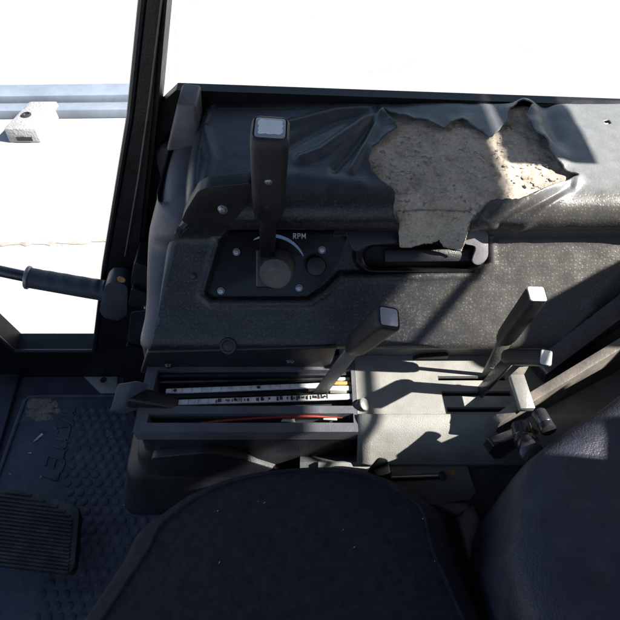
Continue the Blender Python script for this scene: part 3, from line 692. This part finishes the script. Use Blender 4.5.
# 1 throttle lever on the dial panel
base = onSlope(270, 266, -.005)
t = thing('throttle_lever', 'tall upright black lever with white end label rising from the round dial hub', 'lever', base, 'black control levers on the console')
Y1 = base.y - .004
hub_top = base + SLN * .034
bm = NB(); hp0 = O(280, 264, -.004)
lathe(bm, hp0, (-.12, -.86, .42), [(.0195, 0), (.0195, .030), (.0185, .0325), (.017, .033), (.0001, .033)], 40); obj('hub', bm, 'hub_grey', t)
bm = NB(); b0_ = O(266, 264, .012)
hexa(bm, [O(255, 288, .0), O(277, 289, .0), O(277, 247, .0), O(255, 247, .0)], [O(256, 287, .0125), O(277, 288, .0125), O(276, 249, .0125), O(256, 249, .0125)], .0025, 3); obj('hub_block', bm, 'black_plastic', t)
ptop = onY(270.3, 128, .446); pg0 = onY(268.5, 214, .446); ps0 = onY(267.2, 256, .440)
bm = NB(); bar(bm, ps0, pg0 + (ptop - pg0) * .12, .018, .010, .019, .011, bevel=.002); obj('shaft', bm, 'frame_black', t)
g, a, u, v = grip_parts(t, pg0, ptop, .036, .036, .037, .042, 'cap_dull', lab=(.78, .74), bev=.005)
n_ = Vector((0, -1, 0))
bm = NB(); q = ptop + a * .0012; ring = []
for k in range(44):
    an = 2 * math.pi * k / 44; cx_, sx_ = math.cos(an), math.sin(an); m_ = max(abs(cx_), abs(sx_)); jx = 1 + random.uniform(-.10, .03)
    ring.append(q + u * (cx_ / m_ * .0118 * jx) + v * (sx_ / m_ * .0118 * jx))
prism(bm, ring, a * .0003); obj('label', bm, 'white_label', g, smooth=False)
screw(g, onY(268.5, 181, .446 - .0182), (0, -1, .1), .0034); screw(g, onY(267.5, 207, .446 - .0152), (0, -1, .1), .003, 'dark_steel')
# small black legend rubbed off the label edge
# 2 lever leaning out of the slot box
def lever(name, label, pb, pg, pt, w, d, w1, d1, capm, shaft_w, shaft_d, shaft_m='dark_steel', hint=Vector((1, 0, 0)), lab=(.74, .74)):
    t = thing(name, label, 'lever', pb, 'black control levers on the console')
    pb, pg, pt = Vector(pb), Vector(pg), Vector(pt)
    bm = NB(); bar(bm, pb + (pb - pg).normalized() * .012, pg + (pt - pg) * .15, shaft_w, shaft_d, bevel=.0012, hint=hint); obj('shaft', bm, shaft_m, t)
    g = grip_parts(t, pg, pt, w, d, w1, d1, capm, hint=hint, bev=.0035, lab=lab)
    return t, g
Yb_ = .3395
lever('control_lever', 'black square lever with grey blue end plate leaning out of the scale slots', onY(321, 391, Yb_), onY(352, 349, Yb_ - .004), onY(389, 317, Yb_ - .020), .023, .022, .026, .026, 'cap_dull', .017, .004, 'armrest_steel')
t, g = lever('control_lever', 'black lever with bright white end plate rising high in front of the speckled vinyl', onY(487, 377, .362), onY(503, 341, .360), onY(537, 294, .350), .021, .019, .020, .020, 'cap_plate', .017, .004, 'armrest_steel', lab=(.86, .86))
bm = NB()
for k in range(4): bar(bm, onY(494.0 - k * 1.4, 358 + k * 3.2, .3595), onY(503 - k * 1.4, 359.5 + k * 3.2, .3595), .0012, .0014, hint=Vector((0, 0, 1)))
obj('wear_notches', bm, 'pale_steel', t)
lever('control_lever', 'short low black lever with white end plate pointing towards the armrest links', onY(478, 394, .338), onY(506, 357, .335), onY(546, 357.5, .298), .019, .018, .018, .016, 'cap_plate', .016, .004, 'dark_steel', hint=Vector((0, 1, 0)), lab=(.84, .84))
# push rod with bright end
t = thing('push_knob', 'short black cylinder knob with silver end poking out of the scale slot', 'knob', onZ(345, 414, -.004))
p0, p1 = onY(343, 416, .318), onY(364.5, 404.5, .318)
bm = NB(); ax = p1 - p0; lathe(bm, p0, ax, [(.0055, 0), (.0058, ax.length * .3), (.0085, ax.length * .35), (.0088, ax.length * .94), (.008, ax.length)], 20); obj('stem', bm, 'black_plastic', t)
bm = NB(); lathe(bm, p1, ax, [(.0086, -.0004), (.0084, .0012), (.0070, .0022), (.0001, .0024)], 24); obj('end_face', bm, 'pale_steel', t)
# 3 wedge knob lever at the front corner of the slot box
t = thing('wedge_lever', 'grey wedge shaped knob on a thick black arm at the front corner of the gate', 'lever', onZ(176, 404, -.01), 'black control levers on the console')
pA = onZ(178, 405, -.006); pB = onY(129, 396, onZ(178, 405, -.006).y + .004)
bm = NB(); bar(bm, pA, pB, .013, .017, .024, .022, bevel=.004, seg=3, hint=Vector((0, 0, 1))); obj('arm', bm, 'black_plastic', t)
yk = pB.y
K = lambda x, y, dy=0: onY(x, y, yk - .012 + dy)
bm = NB(); hexa(bm, [K(109, 411), K(123, 407), K(134, 382), K(117, 384)], [K(122, 414, .016), K(142, 409, .018), K(149, 384, .020), K(136, 380, .020)], .0025, 3); obj('knob', bm, 'wedge_grey', t)

# ------------------------------------------------------------------ hand grip rail in front of the window
hy = .60
t = thing('grab_rail', 'dark steel rail with ribbed rubber hand grip crossing the bright window', 'grab rail', onY(120, 290, hy))
bm = NB(); tube(bm, [onY(-150, 240, hy), onY(-10, 269, hy), onY(40, 279.5, hy)], .0095, 16); obj('rod', bm, 'dark_steel', t)
bm = NB(); P = [onY(28, 277.5, hy), onY(60, 283, hy), onY(95, 289, hy), onY(112, 291, hy), onY(128, 289, hy)]
path = catmull(P, 12); rad = [.0172 + .0010 * math.cos(i * 1.02) * (1 if 4 < i < 40 else 0) for i in range(len(path))]
rs = []
for i, p in enumerate(path):
    d = (path[min(i + 1, len(path) - 1)] - path[max(i - 1, 0)]).normalized(); u = Vector((0, 0, 1)) - d * d.z; u.normalize(); v = d.cross(u)
    ring = []
    for k in range(24):
        a = 2 * math.pi * k / 24; r = .0175; up = max(0, math.cos(a)); r += -.0032 * (up ** 3) * (.5 + .5 * math.cos(i * 1.15)) * (1 if 3 < i < 36 else 0)
        if i == 0: r *= .9
        r *= 1 + .10 * (i / len(path))
        ring.append(p + (u * math.cos(a) + v * math.sin(a)) * r)
    rs.append(ring)
rings(bm, rs); obj('hand_grip', bm, 'knob_grey', t, sharp=60)
bm = NB(); d = (P[1] - P[0]).normalized(); lathe(bm, P[0] - d * .003, d, [(.0185, 0), (.0200, .0015), (.0200, .005), (.0185, .0065)], 28); obj('collar', bm, 'pale_steel', t)
bm = NB(); mp = [onY(x, y, hy + .01) for x, y in ((109, 272), (114, 267), (126, 268), (132, 272), (131, 300), (122, 306), (108, 303), (104, 296))]
prism(bm, round_poly(mp, .006, 3), (0, -.034, 0), .004, 3); mt = obj('mount', bm, 'knob_grey', t)
bm = NB(); lathe(bm, onY(121.5, 279, hy - .025), (0, -1, 0), [(.0065, 0), (.0065, .002), (.0045, .002), (.0001, .001)], 18); obj('mount_hole', bm, 'rust', mt)
# dark catch and bracket between window pillar and console
t = thing('door_catch', 'black moulded catch with small screw between window pillar and console', 'catch', onY(140, 320, .6))
for nm, pts, y, dy, m in (('upper_cover', ((134, 262), (150, 268), (160, 275), (156, 297), (140, 292), (130, 285)), .575, .05, 'dark_trim'), ('bracket', ((131, 288), (157, 298), (155, 312), (128, 306)), .565, .05, 'black_plastic'), ('lower_cover', ((131, 312), (152, 310), (148, 348), (127, 342)), .575, .05, 'dark_trim'), ('strap', ((126, 345), (147, 350), (142, 400), (122, 392)), .59, .03, 'frame_black')):
    bm = NB(); prism(bm, round_poly([onY(x, y_, y) for x, y_ in pts], .006, 3), (0, dy, 0), .004, 3); o = obj(nm, bm, m, t)
    if nm == 'bracket': screw(o, onY(146, 308, .564), (0, -1, 0), .003)

# ------------------------------------------------------------------ floor mat, bare patch, pedal
FM = lambda x, y, z=FZ + .004: onZ(x, y, z)
t = thing('floor_mat', 'blue black rubber floor mat with round studs and a muddy corner', 'floor mat', FM(80, 450))
mp = round_poly([FM(28, 397), FM(128, 397), FM(175, 520), FM(210, 640), FM(-40, 640), FM(-30, 540)], .03, 5)
bm = NB(); prism(bm, mp, (0, 0, .003), .001); obj('sheet', bm, 'rubber_mat', t)
bm = NB(); tube(bm, [p + Vector((0, 0, .004)) for p in [FM(-30, 540), FM(0, 474), FM(26, 401), FM(31, 397.5), FM(80, 397), FM(122, 397)]], .0045, 8); obj('edge_lip', bm, 'rubber_mat', t)
bm = NB(); area = [(80, 403), (124, 403), (132, 470), (175, 560), (120, 640), (30, 640), (45, 560), (60, 500), (66, 470), (74, 430)]
sp_ = .0205
for i in range(-60, 60):
    for j in range(0, 60):
        p = Vector((i * sp_ + (j % 2) * sp_ / 2 - .2, j * sp_ * .87 - .1, FZ + .0065)); px, py = proj(p)
        if not (-50 < px < 200 and 395 < py < 640): continue
        if inpoly(np.array([px]), np.array([py]), area)[0]:
            lathe(bm, p, (0, 0, 1), [(.0078, 0), (.0076, .0012), (.0062, .0022), (.0001, .0026)], 12)
obj('studs', bm, 'rubber_mat', t)
bm = NB()                                                    # moulded emblem: two rules with worn raised strokes between them
def stroke(a, b, wv=.0055):
    pa_, pb_ = FM(*a, FZ + .007), FM(*b, FZ + .007); bar(bm, pa_, pb_, .0046, wv, bevel=.001, hint=Vector((0, 0, 1)))
for a, b in (((75, 408), (57, 481)), ((42, 475), (58, 480)), ((47, 455), (65, 461)), ((48, 455), (45, 466)), ((56, 458), (53, 469)), ((65, 461), (61, 473)), ((53, 446), (68, 450)), ((56, 438), (72, 442)), ((58, 427), (74, 425)), ((60, 418), (74, 424)), ((55, 426), (58, 434)), ((62, 411), (76, 414))): stroke(a, b)
obj('emblem', bm, 'rubber_mat', t)
bm = NB()                                                    # dried mud in the far corner
for k in range(230):
    x = random.triangular(26, 60, 33); y = random.triangular(398.5, 420, 401)
    p = FM(x, y, FZ + .0068); r = random.uniform(.001, .0085)
    pts = [p + Vector((math.cos(a) * r * random.uniform(.6, 1.2), math.sin(a) * r * random.uniform(.6, 1.2), 0)) for a in np.linspace(0, 2 * math.pi, 9)[:-1]]
    hexa(bm, pts, [p + (q - p) * .6 + Vector((0, 0, random.uniform(.0004, .0011))) for q in pts])
for k in range(16):
    p = FM(random.uniform(106, 112), random.uniform(430, 446), FZ + .0068); r = random.uniform(.0015, .004)
    pts = [p + Vector((math.cos(a) * r, math.sin(a) * r * random.uniform(.6, 1.2), 0)) for a in np.linspace(0, 2 * math.pi, 7)[:-1]]
    hexa(bm, pts, [p + (q - p) * .6 + Vector((0, 0, .0012)) for q in pts])
o = obj('dried_mud', bm, 'mud', t); o['kind'] = 'stuff'
bm = NB()
for x, y, ln, an in ((39, 437, .009, .9), (36, 440, .005, .6), (30, 453, .003, 0), (41, 477, .003, 1), (101, 492, .003, 0), (125, 505, .003, 0), (10, 474, .002, 0)):
    p = FM(x, y, FZ + .008); d = Vector((math.cos(an), math.sin(an), 0)) * ln; n2 = Vector((-d.y, d.x, 0)) * .35
    prism(bm, [p - d - n2 * .4, p + d - n2, p + d + n2, p - d + n2 * .4], (0, 0, .0008))
o = obj('paint_flecks', bm, 'lint', t); o['kind'] = 'stuff'
bm = NB(); prism(bm, [FM(84, 377, FZ + .001), FM(118, 377, FZ + .001), FM(117, 394, FZ + .001), FM(101, 394, FZ + .001)], (0, 0, .002), .0008)
t = thing('floor_bracket', 'bare grey metal plate with one hole in the corner beyond the mat', 'metal plate', FM(105, 388)); o = obj('plate', bm, 'bare_metal', t)
bm = NB(); lathe(bm, FM(103.5, 380, FZ + .003), (0, 0, 1), [(.0075, 0), (.0072, .0006), (.0001, .0006)], 16); obj('bolt_hole', bm, 'black_ink', t)
# raised floor edge strip at the front
bm = NB(); prism(bm, [onZ(-8, 376, FZ), onZ(22, 376, FZ), onZ(-6, 474, FZ), onZ(-50, 560, FZ), onZ(-90, 560, FZ)], (0, 0, .012), .003); obj('floor_edge', bm, 'floor_paint', kind='structure')
pz = -.36
t = thing('foot_pedal', 'black ribbed rubber foot pedal in the lower front corner of the cab', 'pedal', onZ(35, 520, FZ))
PD = lambda x, y, dz=0: onZ(x, y, pz + dz)
bm = NB(); pp = round_poly([PD(8, 488), PD(66, 500), PD(80, 508), PD(74, 575), PD(-40, 560), PD(-14, 500)], .02, 5)
prism(bm, pp, (0, 0, -.018), .005, 3); pd_ = obj('pad', bm, 'pedal_rubber', t)
bm = NB()
for k in range(20):
    y = 492 + k * 3.6
    xa = np.interp(y, [488, 500, 560], [6, -10, -36]) + 4; xb = np.interp(y, [488, 500, 508, 575], [20, 64, 76, 70]) - 3
    if xb - xa > 10: bar(bm, PD(xa, y + 0, .001), PD(xb, y + (xb - xa) * .12, .001), .004, .0035, bevel=.001, hint=Vector((0, 0, 1)))
obj('ribs', bm, 'pedal_rubber', pd_)
bm = NB(); bar(bm, PD(30, 540, -.02), onZ(30, 545, FZ), .03, .03, bevel=.004); obj('stalk', bm, 'dark_steel', t)

# ------------------------------------------------------------------ SEAT
def cushion(name, m, parent, outline, z_prof, n_sub=2):
    c = sum(outline, Vector()) / len(outline); bm = NB(); rs = []
    for s, z in z_prof:
        rs.append([Vector((c.x + (p.x - c.x) * s, c.y + (p.y - c.y) * s, p.z + z)) for p in outline])
    rings(bm, rs); return obj(name, bm, m, parent, sharp=180)
so_ = [(122, 570), (136, 542), (156, 525), (192, 501), (240, 484), (300, 476), (350, 477), (384, 485), (408, 496), (428, 509), (444, 526), (456, 570)]
ol = [onZ(x, y, -.02) for x, y in so_] 
ol = [Vector((-.26, -.30, -.02)), Vector((-.27, .0, -.02))] + catmull(ol, 5) + [Vector((.2, 0, -.02)), Vector((.2, -.30, -.02))]
seat = thing('operator_seat', 'dark operator seat with navy fabric cushion and grained leather backrest', 'seat', (0, 0, -.1))
o = cushion('cushion', 'seat_fabric', seat, ol, [(.93, -.13), (.985, -.10), (1.0, -.06), (1.0, -.02), (.985, .008), (.955, .026), (.90, .040), (.78, .050), (.5, .056), (.2, .058)])
cc = sum(ol, Vector()) / len(ol); sm_ = [Vector((cc.x + (p.x - cc.x) * .80, cc.y + (p.y - cc.y) * .80, p.z + .0495)) for p in ol[1:-1]]
bm = NB(); tube(bm, sm_, .0022, 8); obj('piping', bm, 'seat_fabric', o, sharp=180)
bm = NB()
for k in range(8):
    x, y = random.uniform(190, 440), random.uniform(492, 600); p = onZ(x, y, .038); a = random.uniform(0, 3.14); d = Vector((math.cos(a), math.sin(a), 0)) * random.uniform(.0005, .0014)
    prism(bm, [p - d, p + Vector((-d.y, d.x, 0)) * .25, p + d, p + Vector((d.y, -d.x, 0)) * .25], (0, 0, .0006))
o = obj('lint', bm, 'lint', seat); o['kind'] = 'stuff'
bm = NB(); zt = -.085
tp = catmull([onZ(x, y, zt) for x, y in ((210, 486), (290, 469), (345, 465.5), (388, 472), (430, 482), (466, 497), (478, 512), (492, 560))], 8)
rs = []
for i, p in enumerate(tp):
    d = (tp[min(i + 1, len(tp) - 1)] - tp[max(i - 1, 0)]).normalized(); nrm = Vector((-d.y, d.x, 0))
    rs.append([p + nrm * .000 + Vector((0, 0, -.05)), p + Vector((0, 0, -.004)), p - nrm * .003, p - nrm * .026 + Vector((0, 0, .004)), p - nrm * .03])
rings(bm, rs, closed=False); o = obj('shell_edge', bm, 'pale_trim', seat, sharp=180); md = o.modifiers.new('thickness', 'SOLIDIFY'); md.thickness = .003
bm = NB(); LP = lambda x, y, dy=0: onY(x, y, .238 + dy)
hexa(bm, [LP(366, 472), LP(392, 482), LP(388, 459), LP(378, 457)], [LP(368, 470, .016), LP(392, 474, .016), LP(386, 459, .014), LP(380, 457, .014)], .003, 2)
obj('slide_catch', bm, 'dark_trim', seat)
# backrest / side bolster at the rear
bo = [(490, 560), (497, 520), (500, 492), (512, 466), (530, 450), (552, 434), (580, 416), (606, 397), (640, 371), (700, 330)]
BZ = .068
ol = [onZ(x + 5, y + 7, BZ) for x, y in bo]
ol = catmull(ol, 5) + [Vector((.56, .13, BZ)), Vector((.56, -.28, BZ)), Vector((.24, -.30, BZ)), Vector((.185, -.05, BZ))]
cushion('backrest', 'seat_leather', seat, ol, [(.88, -.26), (.93, -.2), (.985, -.06), (1.0, -.02), (.998, .004), (.985, .018), (.955, .028), (.88, .036), (.6, .044), (.3, .046)])

# ------------------------------------------------------------------ ARMREST LINKS
def vplate(name, label, top, bot, z0, m, th, grp='armrest links beside the seat', parent=None):
    pass
ar = thing('armrest_link', 'flat steel armrest links pinned together beside the leather backrest', 'armrest link', onZ(510, 440, .03))
def plate_part(nm, pts, y0, slope, th, m, bev=.002):
    """upright steel plate: its outline is measured on a vertical plane that runs rearwards and outwards"""
    p0 = Vector((.2, y0, 0)); nrm = Vector((slope, -1, 0)).normalized()
    q = []
    for x, y in pts:
        d = ray(x, y); q.append(C0 + d * ((p0 - C0).dot(nrm) / d.dot(nrm)))
    bm = NB(); prism(bm, round_poly(q, .004, 3), -nrm * th, bev, 2); return obj(nm, bm, m, ar)
plate_part('upper_arm', ((543, 383), (546, 375), (578, 351), (650, 297), (655, 318), (620, 345), (590, 367), (552, 391)), .300, .5, .024, 'dark_steel', .005)
plate_part('link_plate', ((496, 432), (499, 424), (516, 412), (556, 388), (650, 331), (652, 350), (620, 369), (575, 401), (545, 415), (515, 436), (502, 437)), .267, .5, .011, 'armrest_steel', .003)
plate_part('lower_plate', ((489, 453), (494, 446), (520, 436), (552, 430), (546, 440), (528, 460), (494, 459)), .245, .5, .011, 'dark_steel', .003)
for (xa, ya, xb, yb, r, yy) in ((521, 426, 525, 444, .0105, .256), (539, 413, 549, 431, .008, .260), (527, 441, 532, 453, .0115, .238)):
    a_, b_ = onY(xa, ya, yy + .008), onY(xb, yb, yy - .016); bm = NB(); ax = b_ - a_
    lathe(bm, a_, ax, [(r, 0), (r, ax.length * .6), (r * .92, ax.length * .64), (r * 1.02, ax.length * .70), (r * 1.02, ax.length * .97), (r * .85, ax.length), (.0001, ax.length)], 24); obj('pin', bm, 'dark_steel', ar)
# pale square bar below the low lever
a_, b_ = onZ(516, 376, .055), onZ(527, 410, .055)
bm = NB(); bar(bm, a_, b_, .017, .009, bevel=.0015, hint=Vector((1, 0, 0))); 
t = thing('square_bar', 'pale grey flat steel bar between the low lever and armrest link', 'steel bar', b_); obj('bar', bm, 'pale_steel', t)
bm = NB(); prism(bm, [onZ(507, 378, .05), onZ(519, 367, .06), onZ(529, 366, .06), onZ(522, 378, .05)], (0, 0, -.004), .0008); obj('tip', bm, 'armrest_steel', t)
print('verts', sum(len(o.data.vertices) for o in bpy.data.objects if o.type == 'MESH'))
